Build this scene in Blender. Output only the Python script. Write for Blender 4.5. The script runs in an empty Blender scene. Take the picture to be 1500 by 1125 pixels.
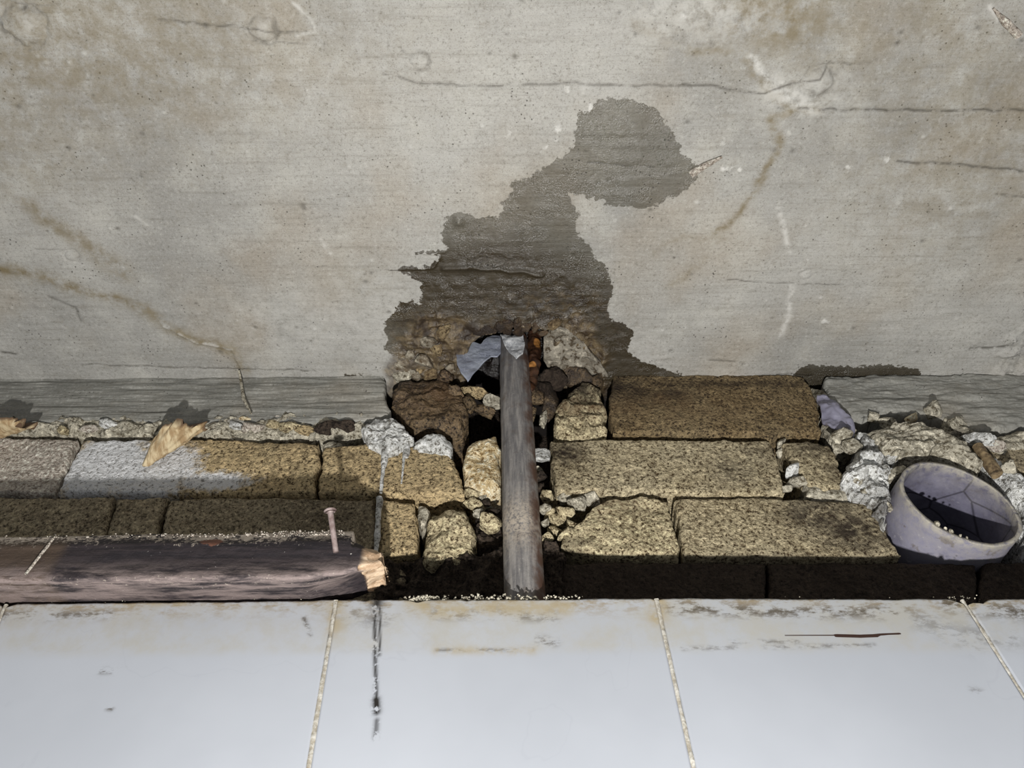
import bpy, math, random
import numpy as np
from mathutils import Matrix, Vector

# ------------------------------------------------------------------ camera, world, light
S = bpy.context.scene
COL = S.collection
WALL_Y = 0.0                      # face of the brickwork
CEIL_Z = 2.40                     # underside of the slab
CAM = np.array([0.0, -0.447, 1.80])
FPX, PITCH, ROLL = 1100.0, math.radians(52.9), math.radians(-0.46)
F_ = np.array([0, math.cos(PITCH), math.sin(PITCH)])
U0 = np.array([0, -math.sin(PITCH), math.cos(PITCH)]); R0 = np.array([1.0, 0, 0])
R_ = R0*math.cos(ROLL) + U0*math.sin(ROLL)
U_ = U0*math.cos(ROLL) - R0*math.sin(ROLL)
cd = bpy.data.cameras.new('camera'); cam = bpy.data.objects.new('camera', cd); COL.objects.link(cam)
cd.sensor_width = 36; cd.lens = FPX/1500*36; cd.clip_start = .01
cam.matrix_world = Matrix(((R_[0], U_[0], -F_[0], CAM[0]), (R_[1], U_[1], -F_[1], CAM[1]), (R_[2], U_[2], -F_[2], CAM[2]), (0, 0, 0, 1)))
S.camera = cam
S.view_settings.view_transform = 'Standard'; S.view_settings.look = 'None'
S.view_settings.exposure = 0.13; S.view_settings.gamma = 1; S.view_settings.use_curve_mapping = False
w = bpy.data.worlds.new('world'); S.world = w; w.use_nodes = True
w.node_tree.nodes['Background'].inputs[0].default_value = (.92, .95, 1, 1)
w.node_tree.nodes['Background'].inputs[1].default_value = 0.21
ld = bpy.data.lights.new('torch', 'POINT'); ld.energy = 28.0; ld.color = (1, .985, .96); ld.shadow_soft_size = .007
lo = bpy.data.objects.new('torch', ld); lo.location = (0.015, -.395, 1.530); COL.objects.link(lo)

def ray(px, py):
    return F_ + R_*((px-750)/FPX) + U_*((562.5-py)/FPX)
def onY(px, py, Y):               # point of the pixel ray on the vertical plane y = Y
    d = ray(px, py); return CAM + d*((Y-CAM[1])/d[1])
def onZ(px, py, Z=CEIL_Z):        # ... on the horizontal plane z = Z
    d = ray(px, py); return CAM + d*((Z-CAM[2])/d[2])

# ------------------------------------------------------------------ noise
def _h(i, j, k, s):
    n = (i*374761393 + j*668265263 + k*2147483647 + s*1274126177) & 0xffffffff
    n = ((n ^ (n >> 13))*1103515245) & 0xffffffff
    n = ((n ^ (n >> 15))*2246822519) & 0xffffffff
    return ((n ^ (n >> 14)) & 0xffff)/32767.5 - 1
def vnoise(p, s=0):
    p = np.asarray(p, float); i = np.floor(p).astype(np.int64); f = p-i; f = f*f*f*(f*(f*6-15)+10)
    a, b, c = i[:, 0], i[:, 1], i[:, 2]; x, y, z = f[:, 0], f[:, 1], f[:, 2]
    def L(u, v, t): return u+(v-u)*t
    return L(L(L(_h(a, b, c, s), _h(a+1, b, c, s), x), L(_h(a, b+1, c, s), _h(a+1, b+1, c, s), x), y),
             L(L(_h(a, b, c+1, s), _h(a+1, b, c+1, s), x), L(_h(a, b+1, c+1, s), _h(a+1, b+1, c+1, s), x), y), z)
def fbm(p, size, octv=4, s=0, ridged=False, gain=.5):
    p = np.asarray(p)/size; o = 0; a = 1; t = 0
    for k in range(octv):
        n = vnoise(p*(2.03**k)+17.3*k, s+k)
        if ridged: n = 1-2*np.abs(n)
        o = o+a*n; t += a; a *= gain
    return o/t
def sstep(a, b, x):
    t = np.clip((x-a)/(b-a), 0, 1); return t*t*(3-2*t)

# ------------------------------------------------------------------ 2-D outline helpers
def seg_dist(P, pts, closed=False):
    pts = np.asarray(pts); d = np.full(len(P), 1e9); n = len(pts)
    for i in range(n if closed else n-1):
        a, b = pts[i], pts[(i+1) % n]; ab = b-a
        t = np.clip(((P-a)@ab)/max(ab@ab, 1e-12), 0, 1)
        q = P-a-t[:, None]*ab; d = np.minimum(d, q[:, 0]**2+q[:, 1]**2)
    return np.sqrt(d)
def inside(P, pts):
    pts = np.asarray(pts); r = np.zeros(len(P), bool); n = len(pts)
    for i in range(n):
        a, b = pts[i], pts[(i+1) % n]
        c = ((a[1] > P[:, 1]) != (b[1] > P[:, 1]))
        with np.errstate(divide='ignore', invalid='ignore'):
            x = (b[0]-a[0])*(P[:, 1]-a[1])/(b[1]-a[1]) + a[0]
        r ^= c & (P[:, 0] < x)
    return r
def sdf(P, pts):                  # positive inside
    d = seg_dist(P, pts, True); return np.where(inside(P, pts), d, -d)
def resample(pts, n):
    pts = np.asarray(pts); L = np.r_[0, np.cumsum(np.linalg.norm(np.diff(pts, axis=0), axis=1))]
    t = np.linspace(0, L[-1], n); return np.stack([np.interp(t, L, pts[:, k]) for k in range(pts.shape[1])], 1)

# ------------------------------------------------------------------ mesh helpers
def mesh_from(name, V, Q, tris=None):
    me = bpy.data.meshes.new(name); V = np.asarray(V, np.float32); Q = np.asarray(Q, np.int32)
    T = np.asarray(tris if tris is not None else np.zeros((0, 3)), np.int32)
    me.vertices.add(len(V)); me.vertices.foreach_set('co', V.ravel())
    lv = np.r_[Q.ravel(), T.ravel()].astype(np.int32)
    me.loops.add(len(lv)); me.loops.foreach_set('vertex_index', lv)
    me.polygons.add(len(Q)+len(T))
    st = np.r_[np.arange(len(Q))*4, len(Q)*4+np.arange(len(T))*3].astype(np.int32)
    me.polygons.foreach_set('loop_start', st)
    me.polygons.foreach_set('use_smooth', np.ones(len(Q)+len(T), bool))
    me.update(calc_edges=True); me.validate(); return me
def attr(me, name, vals):
    a = me.attributes.new(name, 'FLOAT', 'POINT'); a.data.foreach_set('value', np.asarray(vals, np.float32))
def link(name, me, mat, parent=None, origin=None, **props):
    V = np.empty(len(me.vertices)*3, np.float32); me.vertices.foreach_get('co', V); V = V.reshape(-1, 3)
    o = V.mean(0) if origin is None else np.asarray(origin, np.float32)
    me.vertices.foreach_set('co', (V-o).ravel()); me.update()
    ob = bpy.data.objects.new(name, me); me.materials.append(mat); COL.objects.link(ob)
    if parent is not None:
        ob.parent = parent; ob.location = Vector(o) - (parent.location)
    else: ob.location = Vector(o)
    for k, v in props.items(): ob[k] = v
    return ob
def empty(name, loc, **props):
    ob = bpy.data.objects.new(name, None); ob.empty_display_size = .02; ob.location = Vector(loc); COL.objects.link(ob)
    for k, v in props.items(): ob[k] = v
    return ob
def gridquads(nu, nv, off=0, flip=False):
    i, j = np.meshgrid(np.arange(nu-1), np.arange(nv-1), indexing='ij'); a = (i*nv+j).ravel()+off
    q = np.stack([a, a+nv, a+nv+1, a+1], 1)
    return q[:, ::-1] if flip else q

def piece(name, out, Y, depth, mat, parent=None, rnd=.0038, rough=.0008, fine=.0007, jit=.0013, res=.0013,
          corners=None, seed=0, paint=(), ridged=False, tilt=(0, 0), stretch=(1, 1, 1), cosize=.02, finesize=.0042, extra=None, **props):
    """A block whose front outline (traced on the plane y=Y, first point = top left, clockwise) is filled
    with a fine grid, rounded at its edges, roughened and carried back by `depth`."""
    W = np.array([onY(px, py, Y)[[0, 2]] for px, py in out])
    n = len(W)
    if corners is None:
        c = W-W.mean(0); c = c/np.abs(c).max(0); want = [(-1, 1), (1, 1), (1, -1), (-1, -1)]
        corners = [int(np.argmax(c@np.array(w_))) for w_ in want]
    def run(a, b):
        idx = [a]
        while idx[-1] != b: idx.append((idx[-1]+1) % n)
        return W[idx]
    c0, c1, c2, c3 = corners
    top, rig, bot, lef = run(c0, c1), run(c1, c2), run(c2, c3)[::-1], run(c3, c0)[::-1]
    ln = lambda p: np.linalg.norm(np.diff(p, axis=0), axis=1).sum()
    nu = int(max(ln(top), ln(bot))/res)+6; nv = int(max(ln(rig), ln(lef))/res)+6
    # columns go left->right, rows top->bottom
    u = np.linspace(0, 1, nu)[:, None, None]; v = np.linspace(0, 1, nv)[None, :, None]
    T_, B_, L_, Rr = resample(top, nu)[:, None], resample(bot, nu)[:, None], resample(lef, nv)[None], resample(rig, nv)[None]
    G = (1-v)*T_ + v*B_ + (1-u)*L_ + u*Rr - ((1-u)*(1-v)*W[c0] + u*(1-v)*W[c1] + u*v*W[c2] + (1-u)*v*W[c3])
    P = G.reshape(-1, 2)
    bl = np.r_[T_[:, 0], Rr[0][1:], B_[:, 0][::-1][1:], L_[0][::-1][1:-1]]
    d = seg_dist(P, resample(np.r_[bl, bl[:1]], 90))
    P3 = np.stack([P[:, 0], np.full(len(P), Y), P[:, 1]], 1)
    so = np.array([seed*1.37, seed*.71, 0])
    # wander of the outline, fading inward
    fade = np.clip(1-d/.012, 0, 1)[:, None]
    j = np.stack([fbm(P3+so, .012, 4, 11, gain=.6), fbm(P3+so, .012, 4, 23, gain=.6)], 1)*jit*2.2
    P = P+j*fade
    r2 = rnd*(1+.6*fbm(P3+so, .03, 2, 31))
    dd = np.clip(d, 0, None); y = np.where(dd < r2, r2-np.sqrt(np.clip(r2**2-(r2-dd)**2, 0, None)), 0)
    S3 = np.stack([P[:, 0]*stretch[0], np.full(len(P), Y), P[:, 1]*stretch[2]], 1)+so
    h = fbm(S3, cosize, 4, 41, ridged)*rough*1.6 + fbm(S3, finesize, 3, 51, gain=.65)*fine*1.5
    cx = P.mean(0); h = h + (P[:, 0]-cx[0])*tilt[0] + (P[:, 1]-cx[1])*tilt[1]
    yy = Y + y*.9 - h
    V = np.stack([P[:, 0], yy, P[:, 1]], 1)
    N = len(V); Q = gridquads(nu, nv, flip=True)
    idx = np.arange(nu*nv).reshape(nu, nv)
    loop = np.r_[idx[:, 0], idx[-1, 1:], idx[::-1, -1][1:], idx[0, ::-1][1:-1]]
    Vs = [V]; prev = loop; off = N; m = len(loop); c = cx
    ks = 5
    Qs = [Q]
    for k in range(1, ks+1):
        f = (k/ks)**1.3; base = V[loop].copy(); base[:, 1] = base[:, 1]+f*depth
        sh = 1-.02*f
        base[:, 0] = c[0]+(base[:, 0]-c[0])*sh; base[:, 2] = c[1]+(base[:, 2]-c[1])*sh
        q_ = fbm(base+so, .008, 3, 61)*jit*.9
        base[:, 0] += q_; base[:, 2] += fbm(base+so, .008, 3, 67)*jit*.9
        cur = np.arange(m)+off; Vs.append(base); off += m
        Qs.append(np.stack([prev, np.roll(prev, -1), np.roll(cur, -1), cur], 1)); prev = cur
    Vs.append(np.array([[c[0], Y+depth, c[1]]])); tri = np.stack([prev, np.roll(prev, -1), np.full(m, off)], 1)
    V = np.concatenate(Vs); me = mesh_from(name, V, np.concatenate(Qs), tri)
    A = {'lime': np.zeros(len(V)), 'soot_shade': np.zeros(len(V)), 'rust': np.zeros(len(V))}
    for (an, px, py, rx, rz, st) in paint:
        q = onY(px, py, Y); sx, sz = .00059, .00080
        g = np.exp(-(((V[:, 0]-q[0])/(rx*sx))**2+((V[:, 2]-q[2])/(rz*sz))**2))
        A[an] = np.maximum(A[an], g*st)
    if extra: extra(A, V)
    for k_, a_ in A.items(): attr(me, k_, a_)
    return link(name, me, mat, parent, **props)

_ico = {}
def ico(sub):
    if sub not in _ico:
        import bmesh
        bm = bmesh.new(); bmesh.ops.create_icosphere(bm, subdivisions=sub, radius=1)
        V = np.array([v.co[:] for v in bm.verts]); T = np.array([[v.index for v in f.verts] for f in bm.faces]); bm.free()
        _ico[sub] = (V, T)
    return _ico[sub]
def rotm(rx, ry, rz):
    return np.array(Matrix.Rotation(rz, 3, 'Z') @ Matrix.Rotation(ry, 3, 'Y') @ Matrix.Rotation(rx, 3, 'X'))
def lumpV(c, rad, seed, amp=.35, sub=4, rot=(0, 0, 0), boxy=0., ridged=False, facets=13):
    V, T = ico(sub); V = V.copy()
    if boxy: V = np.sign(V)*np.abs(V)**(1-boxy)
    n = fbm(V+seed*3.1, .8, 4, seed, ridged, gain=.6); n2 = fbm(V+seed, .22, 3, seed+5, gain=.6)
    V = V*(1+amp*n)[:, None]
    if facets:
        rg_ = np.random.RandomState(seed+7)
        for _ in range(facets):
            d = rg_.normal(size=3); d /= np.linalg.norm(d); of = rg_.uniform(.42, .78)
            V = V-np.clip(V@d-of, 0, None)[:, None]*d*.93
    V = V*(1+amp*.30*n2)[:, None]
    return (V*np.asarray(rad))@rotm(*rot).T+np.asarray(c), T
def lump(name, c, rad, mat, parent=None, seed=0, paint=None, **kw):
    pr = {k: kw.pop(k) for k in list(kw) if k in ('label', 'category', 'group', 'kind')}
    V, T = lumpV(c, rad, seed, **kw); me = mesh_from(name, V, np.zeros((0, 4)), T)
    for k in ('lime', 'soot_shade', 'rust'): attr(me, k, np.full(len(V), (paint or {}).get(k, 0.)))
    return link(name, me, mat, parent, **pr)

def tube(pts, rad, n=20, seed=0, rough=0., caps=True):
    """swept tube; rad scalar or list"""
    pts = np.asarray(pts, float); m = len(pts); rad = np.broadcast_to(rad, (m,))
    tg = np.gradient(pts, axis=0); tg /= np.linalg.norm(tg, axis=1)[:, None]
    ref = np.array([0, 0, 1.]) if abs(tg[0][2]) < .8 else np.array([1., 0, 0])
    V = []
    a = np.linspace(0, 2*math.pi, n, endpoint=False)
    for i in range(m):
        s = np.cross(tg[i], ref); s /= np.linalg.norm(s); t = np.cross(s, tg[i])
        ring = pts[i]+rad[i]*(np.cos(a)[:, None]*s+np.sin(a)[:, None]*t); V.append(ring)
    V = np.concatenate(V)
    ax = np.repeat(pts, n, 0)
    if rough: V = ax+(V-ax)*(1+rough*fbm(V+seed, .012, 4, seed, gain=.6))[:, None]
    i, j = np.meshgrid(np.arange(m-1), np.arange(n), indexing='ij'); i = i.ravel(); j = j.ravel(); j2 = (j+1) % n
    Q = np.stack([i*n+j, (i+1)*n+j, (i+1)*n+j2, i*n+j2], 1)[:, ::-1]
    T = []
    if caps:
        V = np.r_[V, pts[:1], pts[-1:]]; k = np.arange(n); k2 = (k+1) % n
        T = np.r_[np.stack([k, k2, np.full(n, m*n)], 1), np.stack([(m-1)*n+k2, (m-1)*n+k, np.full(n, m*n+1)], 1)]
    return V, Q, T

# ------------------------------------------------------------------ materials
class NT:
    def __init__(s, name):
        s.m = bpy.data.materials.new(name); s.m.use_nodes = True; s.t = s.m.node_tree; s.n = s.t.nodes
        s.b = s.n['Principled BSDF']; s.geo = s.n.new('ShaderNodeNewGeometry'); s.pos = s.geo.outputs['Position']
    def L(s, a, b): s.t.links.new(a, b)
    def setin(s, sock, v):
        if isinstance(v, bpy.types.NodeSocket): s.L(v, sock)
        else: sock.default_value = v
    def math(s, op, a, b=0., c=0., clamp=False):
        n = s.n.new('ShaderNodeMath'); n.operation = op; n.use_clamp = clamp
        for k, v in enumerate((a, b, c)): s.setin(n.inputs[k], v)
        return n.outputs[0]
    def mapr(s, v, a, b, c=0., d=1., smooth=True):
        n = s.n.new('ShaderNodeMapRange'); n.interpolation_type = 'SMOOTHSTEP' if smooth else 'LINEAR'
        for k, x in zip(('Value', 'From Min', 'From Max', 'To Min', 'To Max'), (v, a, b, c, d)): s.setin(n.inputs[k], x)
        return n.outputs['Result']
    def scale(s, sc):
        n = s.n.new('ShaderNodeMapping'); n.inputs['Scale'].default_value = sc; s.L(s.pos, n.inputs['Vector']); return n.outputs[0]
    def noise(s, scale, detail=4, rough=.55, vec=None, dist=0.):
        n = s.n.new('ShaderNodeTexNoise'); n.inputs['Scale'].default_value = scale; n.inputs['Detail'].default_value = detail
        n.inputs['Roughness'].default_value = rough; n.inputs['Distortion'].default_value = dist; s.L(vec or s.pos, n.inputs['Vector']); return n.outputs['Fac']
    def vor(s, scale, feature='F1', vec=None, rand=1.):
        n = s.n.new('ShaderNodeTexVoronoi'); n.feature = feature; n.inputs['Scale'].default_value = scale
        n.inputs['Randomness'].default_value = rand; s.L(vec or s.pos, n.inputs['Vector']); return n.outputs['Distance']
    def attr(s, name):
        n = s.n.new('ShaderNodeAttribute'); n.attribute_name = name; return n.outputs['Fac']
    def mix(s, f, a, b, mode='MIX'):
        n = s.n.new('ShaderNodeMix'); n.data_type = 'RGBA'; n.blend_type = mode; n.clamp_factor = True
        s.setin(n.inputs[0], f); s.setin(n.inputs[6], c4(a)); s.setin(n.inputs[7], c4(b)); return n.outputs[2]
    def bump(s, h, dist, strength=1., prev=None):
        n = s.n.new('ShaderNodeBump'); n.inputs['Distance'].default_value = dist; s.setin(n.inputs['Strength'], strength)
        s.L(h, n.inputs['Height'])
        if prev is not None: s.L(prev, n.inputs['Normal'])
        return n.outputs[0]
    def out(s, col, rough, normal=None, metal=None, spec=None):
        s.setin(s.b.inputs['Base Color'], c4(col)); s.setin(s.b.inputs['Roughness'], rough)
        if normal is not None: s.L(normal, s.b.inputs['Normal'])
        if metal is not None: s.b.inputs['Metallic'].default_value = metal
        if spec is not None: s.setin(s.b.inputs['Specular IOR Level'], spec)
        return s.m
def c4(c):
    if isinstance(c, bpy.types.NodeSocket): return c
    return tuple(((x/255)/12.92 if x/255 <= .04045 else ((x/255+.055)/1.055)**2.4) for x in c[:3])+(1.,)

def concrete(name, base=(170, 167, 159), grain_x=True, wetattrs=True):
    m = NT(name)
    st = m.noise(1, 6, .6, m.scale((7, 170, 170) if grain_x else (40, 40, 40)))
    st2 = m.noise(1, 4, .6, m.scale((25, 700, 700) if grain_x else (200, 200, 200)))
    big = m.noise(5, 5, .6); mid = m.noise(22, 5, .6); fine = m.noise(350, 4, .7); hue = m.noise(9, 3, .5, m.scale((1.2, 1, 1)))
    col = m.mix(m.mapr(big, .35, .68), base, tuple(x*.84 for x in base))
    col = m.mix(m.mapr(hue, .50, .74, 0, .5), col, (160, 148, 130))
    col = m.mix(m.mapr(mid, .45, .75, 0, .55), col, (190, 188, 180))
    col = m.mix(m.mapr(st, .52, .74, 0, .30 if wetattrs else .5), col, (118, 114, 104))
    col = m.mix(m.mapr(st2, .52, .70, 0, .22), col, (120, 116, 106))
    col = m.mix(m.mapr(fine, .52, .74, 0, .4), col, (205, 203, 196))
    col = m.mix(m.mapr(fine, .46, .28, 0, .6), col, (104, 100, 90))
    f2 = m.noise(900, 3, .7); col = m.mix(m.mapr(f2, .47, .32, 0, .5), col, (110, 106, 96)); m2 = m.noise(75, 6, .75); col = m.mix(m.mapr(m2, .52, .70, 0, .35), col, (136, 130, 118))
    sp = m.vor(230); spm = m.math('MULTIPLY', m.mapr(sp, .17, .11), m.mapr(m.noise(30, 3), .52, .62))
    col = m.mix(m.math('MULTIPLY', spm, .75), col, (60, 57, 50))
    n = m.bump(st, .0008, .3 if wetattrs else .7); n = m.bump(st2, .0005, .6, n); n = m.bump(fine, .0005, .8, n)
    n = m.bump(spm, -.0008, .7, n)
    rough = .85; spec = .3
    if wetattrs:
        brown_tone = m.attr('brown_tone'); chalk = m.attr('chalk'); ln = m.attr('line')
        brk = m.mapr(m.noise(60, 5, .7), .3, .65)
        col = m.mix(m.math('MULTIPLY', brown_tone, brk), col, (122, 110, 84))
        col = m.mix(m.math('MULTIPLY', chalk, m.mapr(m.noise(90, 5, .7), .35, .6)), col, (208, 206, 200))
        col = m.mix(m.math('MULTIPLY', ln, m.mapr(m.noise(70, 4, .7), .35, .55)), col, (70, 66, 58))
        wet = m.attr('wet'); edge = m.math('MULTIPLY', m.math('SUBTRACT', m.noise(170, 5, .62), .5), .016)
        wm = m.mapr(m.math('ADD', wet, edge), -.0002, .0007)
        depth = m.mapr(m.math('ADD', m.attr('wetness'), m.math('MULTIPLY', m.math('SUBTRACT', m.noise(35, 5, .6), .5), .5)), .15, 1.)
        dark = m.mix(depth, (166, 163, 154), (96, 86, 68))
        wetc = m.mix(1., col, dark, 'MULTIPLY')
        rst = m.attr('rust'); rn = m.noise(110, 6, .7)
        wetc = m.mix(m.math('MULTIPLY', rst, m.mapr(rn, .42, .75)), wetc, (104, 86, 58))
        wetc = m.mix(m.math('MULTIPLY', rst, m.mapr(m.noise(75, 5, .7, m.scale((1, 1.4, 1))), .54, .40)), wetc, (34, 24, 17))
        col = m.mix(wm, col, wetc)
        # lumpy broken concrete around the pipe
        brkn = m.attr('broken'); bc = m.mix(m.mapr(rn, .35, .7), (66, 52, 38), (142, 124, 94))
        bc = m.mix(m.mapr(m.noise(45, 4), .5, .65), bc, (44, 31, 23))
        col = m.mix(brkn, col, bc)
        col = m.mix(m.attr('deep'), col, (18, 12, 9))  # cavity shade put into the colour, near black in the hole and behind the wall face
        film = m.math('MULTIPLY', wm, m.mapr(m.noise(38, 3), .35, .6, .45, 1))
        rough = m.mapr(film, 0, 1, .85, .20); spec = m.mapr(film, 0, 1, .3, .75)
        dr = m.noise(750, 3, .6)
        n = m.bump(dr, .0011, m.math('MULTIPLY', film, .8), n)
        n = m.bump(rn, .003, m.math('MULTIPLY', brkn, .9), n)
    return m.out(col, rough, n, spec=spec)

def brickmat(name, a, b, dark=(70, 55, 34), wet=0., gs=330):
    m = NT(name)
    g = m.noise(gs*1.15, 3, .75); g2 = m.noise(gs*.42, 4, .7); big = m.noise(16, 4, .6); v = m.vor(gs*1.1)
    hi = tuple(min(255, x*1.42) for x in a)
    col = m.mix(m.mapr(big, .38, .64), a, b)
    col = m.mix(m.mapr(g2, .44, .66, 0, .55), col, tuple(min(255, x*1.2) for x in a))
    col = m.mix(m.mapr(g, .53, .66, 0, .75), col, hi)
    col = m.mix(m.mapr(g2, .45, .36, 0, .45), col, dark)
    col = m.mix(m.mapr(g, .47, .38, 0, 1.), col, dark)
    col = m.mix(m.math('MULTIPLY', m.attr('rust'), m.mapr(m.noise(70, 5, .65), .3, .6)), col, (92, 70, 46))
    col = m.mix(m.math('MULTIPLY', m.attr('soot_shade'), m.mapr(m.noise(95, 5, .7), .22, .6)), col, (46, 37, 30))
    li = m.mapr(m.math('ADD', m.attr('lime'), m.math('MULTIPLY', m.math('SUBTRACT', m.noise(130, 5, .7), .5), 1.1)), .35, .75)
    col = m.mix(li, col, m.mix(m.mapr(g, .48, .34), (226, 226, 226), (140, 137, 132)))
    n = m.bump(g2, .0030, .8); n = m.bump(g, .0026, 1., n); n = m.bump(v, .0007, .4, n)
    return m.out(col, .9-.45*wet, n, spec=.25+.25*wet)

M = {}
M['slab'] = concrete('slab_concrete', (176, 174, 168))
M['band'] = concrete('band_concrete', (150, 149, 142), wetattrs=False)
M['ochre'] = brickmat('ochre_brick', (172, 152, 116), (178, 160, 124))
M['pale'] = brickmat('pale_brick', (186, 172, 140), (166, 152, 120))
M['olive'] = brickmat('olive_brick', (172, 160, 132), (160, 146, 116))
M['brown'] = brickmat('brown_brick', (128, 112, 84), (112, 94, 66), (46, 36, 26))
M['rusty'] = brickmat('rusty_rubble', (102, 86, 64), (76, 60, 46), (26, 19, 14), wet=.7, gs=240)
M['beige'] = brickmat('beige_brick', (190, 180, 168), (176, 166, 154), (124, 112, 100))
M['greyb'] = brickmat('grey_brown_brick', (152, 140, 116), (134, 122, 100), (76, 66, 52))
M['cream'] = brickmat('cream_stone', (210, 196, 166), (196, 174, 132), (130, 104, 66), gs=200)
M['mortar'] = brickmat('grey_mortar', (170, 164, 148), (144, 138, 122), (96, 88, 72), gs=210)
M['white'] = brickmat('white_mortar', (206, 206, 202), (180, 180, 176), (110, 106, 98), gs=240)
M['scab'] = brickmat('smooth_scab', (132, 126, 114), (104, 95, 80), (74, 64, 50), gs=110)
M['dirt_shade'] = brickmat('dark_dirt_shade', (62, 53, 45), (50, 42, 35), (24, 18, 14), gs=260)

# ------------------------------------------------------------------ ceiling slab
def nonuni(lo, a, b, hi, d, D):
    return np.unique(np.r_[np.arange(lo, a, D), np.arange(a, b, d), np.arange(b, hi+D*.5, D)])
gx = nonuni(-.90, -.535, .535, .90, .0011, .02); gy = np.r_[nonuni(-.80, -.35, .012, .012, .0010, .02), .03, .05, .075, .10]
gx[-1] = .9
X, Yg = np.meshgrid(gx, gy, indexing='ij'); PX, PY = X.ravel(), Yg.ravel(); P2 = np.stack([PX, PY], 1); P3 = np.stack([PX, PY, 0*PX], 1)
cz = lambda l: np.array([onZ(a, b)[:2] for a, b in l])
st = [(865,65),(900,60),(960,62),(1020,70),(1060,85),(1095,120),(1130,170),(1160,230),(1175,275),(1220,300),(1240,330),(1235,370),(1200,395),(1165,430),(1120,435),(1080,465),(1040,475),(1000,470),(960,465),(920,470),(890,460),(875,440),(820,440),(790,420),(750,420),(760,450),(790,490),(770,530),(790,580),(830,615),(850,655),(890,690),(905,740),(915,765),(905,800),(900,850),(905,885),(960,905),(995,940),(985,970),(970,1010),(1020,1045),(1100,1075),(1180,1095),(1180,1200),(560,1200),(150,1200),(130,1060),(100,1030),(60,1010),(65,960),(58,910),(90,870),(120,825),(160,820),(190,835),(200,790),(190,750),(150,725),(85,705),(130,690),(230,690),(265,650),(170,638),(290,625),(270,575),(290,510),(320,487),(370,490),(390,508),(490,510),(500,460),(530,420),(540,375),(600,355),(640,330),(700,300),(740,265),(765,250),(770,200),(780,150),(780,125),(830,105)]
stain = cz([(540+x/2.557, 120+y/2.557) for x, y in st])
wet = sdf(P2, stain)
wet = np.maximum(wet, sdf(P2, cz([(1160,548),(1185,534),(1250,537),(1300,533),(1345,540),(1352,556),(1352,580),(1160,580)])))
wet = np.maximum(wet, sdf(P2, cz([(505,548),(530,551),(530,556),(505,555)])))
wet = np.clip(wet, -.03, .03)
def blob(px, py, rx, ry, pts=None):
    q = onZ(px, py)[:2]; a = onZ(px+rx, py)[0]-q[0]; b = abs(onZ(px, py-ry)[1]-q[1])
    return np.exp(-(((PX-q[0])/a)**2+((PY-q[1])/b)**2))
wetness = np.clip(blob(750, 470, 190, 120)*1.3+blob(650, 420, 120, 60)*.6+blob(920, 530, 90, 60)*1.1, 0, 1)
wetness = np.maximum(wetness, sstep(-.03, 0, PY)*.8)
rust = np.clip(blob(810, 448, 75, 26)*.8+blob(630, 490, 60, 40)*.8+blob(730, 500, 90, 30)*.6, 0, .85)
brown_tone = np.zeros(len(PX)); chalk = brown_tone.copy(); line = brown_tone.copy()
H = fbm(P3, .12, 3, 3)*.0018 + fbm(P3*np.array([.12, 1, 1]), .006, 4, 7)*.00055 + fbm(P3, .01, 4, 9)*.00045
def pl(pts, wid, wob=.0015, sd=0):
    Pw = P2+np.stack([fbm(P3, .012, 3, 71+sd), fbm(P3, .012, 3, 73+sd)], 1)*wob
    return seg_dist(Pw, cz(pts))/wid
for pts, w_, k in [([(-20,392),(60,405),(130,430),(180,442),(215,455),(245,480),(280,495),(340,515),(355,540)], .007, 1.),
                   ([(40,300),(80,330),(130,360),(180,400)], .010, .8),
                   ([(1050,342),(1085,310),(1110,270),(1140,215),(1133,170),(1165,157)], .004, .95),
                   ([(1000,70),(1030,80),(1050,74),(1090,78),(1100,100),(1130,140),(1165,157),(1200,160)], .005, .7),
                   ([(930,30),(960,52),(1010,76)], .005, .4),
                   ([(1350,0),(1450,120),(1500,160)], .03, .5), ([(1060,350),(1000,345),(960,370)], .004, .35),
                   ([(980,420),(1010,400),(1030,380)], .004, .45)]:
    brown_tone = np.maximum(brown_tone, np.exp(-pl(pts, w_, .004)**2)*k)
for pts, w_, k in [([(1100,85),(1125,115),(1170,155)], .0028, .9), ([(1140,300),(1150,340),(1155,370)], .0022, .7), ([(1160,420),(1155,460),(1145,490)], .003, .7),
                   ([(430,5),(455,30),(460,45),(445,48)], .0015, .7), ([(240,478),(285,500),(340,512)], .0012, .7), ([(1130,130),(1190,155)], .012, .7),
                   ([(470,350),(482,372)], .0015, .6), ([(200,318),(215,330)], .0015, .5), ([(0,580),(60,575)], .004, .5), ([(1450,10),(1470,30),(1492,55)], .002, .9)]:
    chalk = np.maximum(chalk, np.exp(-pl(pts, w_, .002)**2)*k)
chalk = np.maximum(chalk, np.clip(blob(1030, 20, 120, 55)*.5+blob(1190, 140, 60, 40)*.45+blob(470, 470, 260, 60)*.25, 0, 1))
brown_tone = np.maximum(brown_tone, np.clip(blob(80, 60, 420, 170)*.7+blob(1130, 20, 90, 50)*.8+blob(530, 415, 60, 40)*.3+blob(1420, 230, 190, 200)*.5+blob(1200, 60, 200, 90)*.35+blob(20, 250, 120, 60)*.3, 0, 1))  # broad brown tone darkens the upper corners and a few patches
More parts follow.
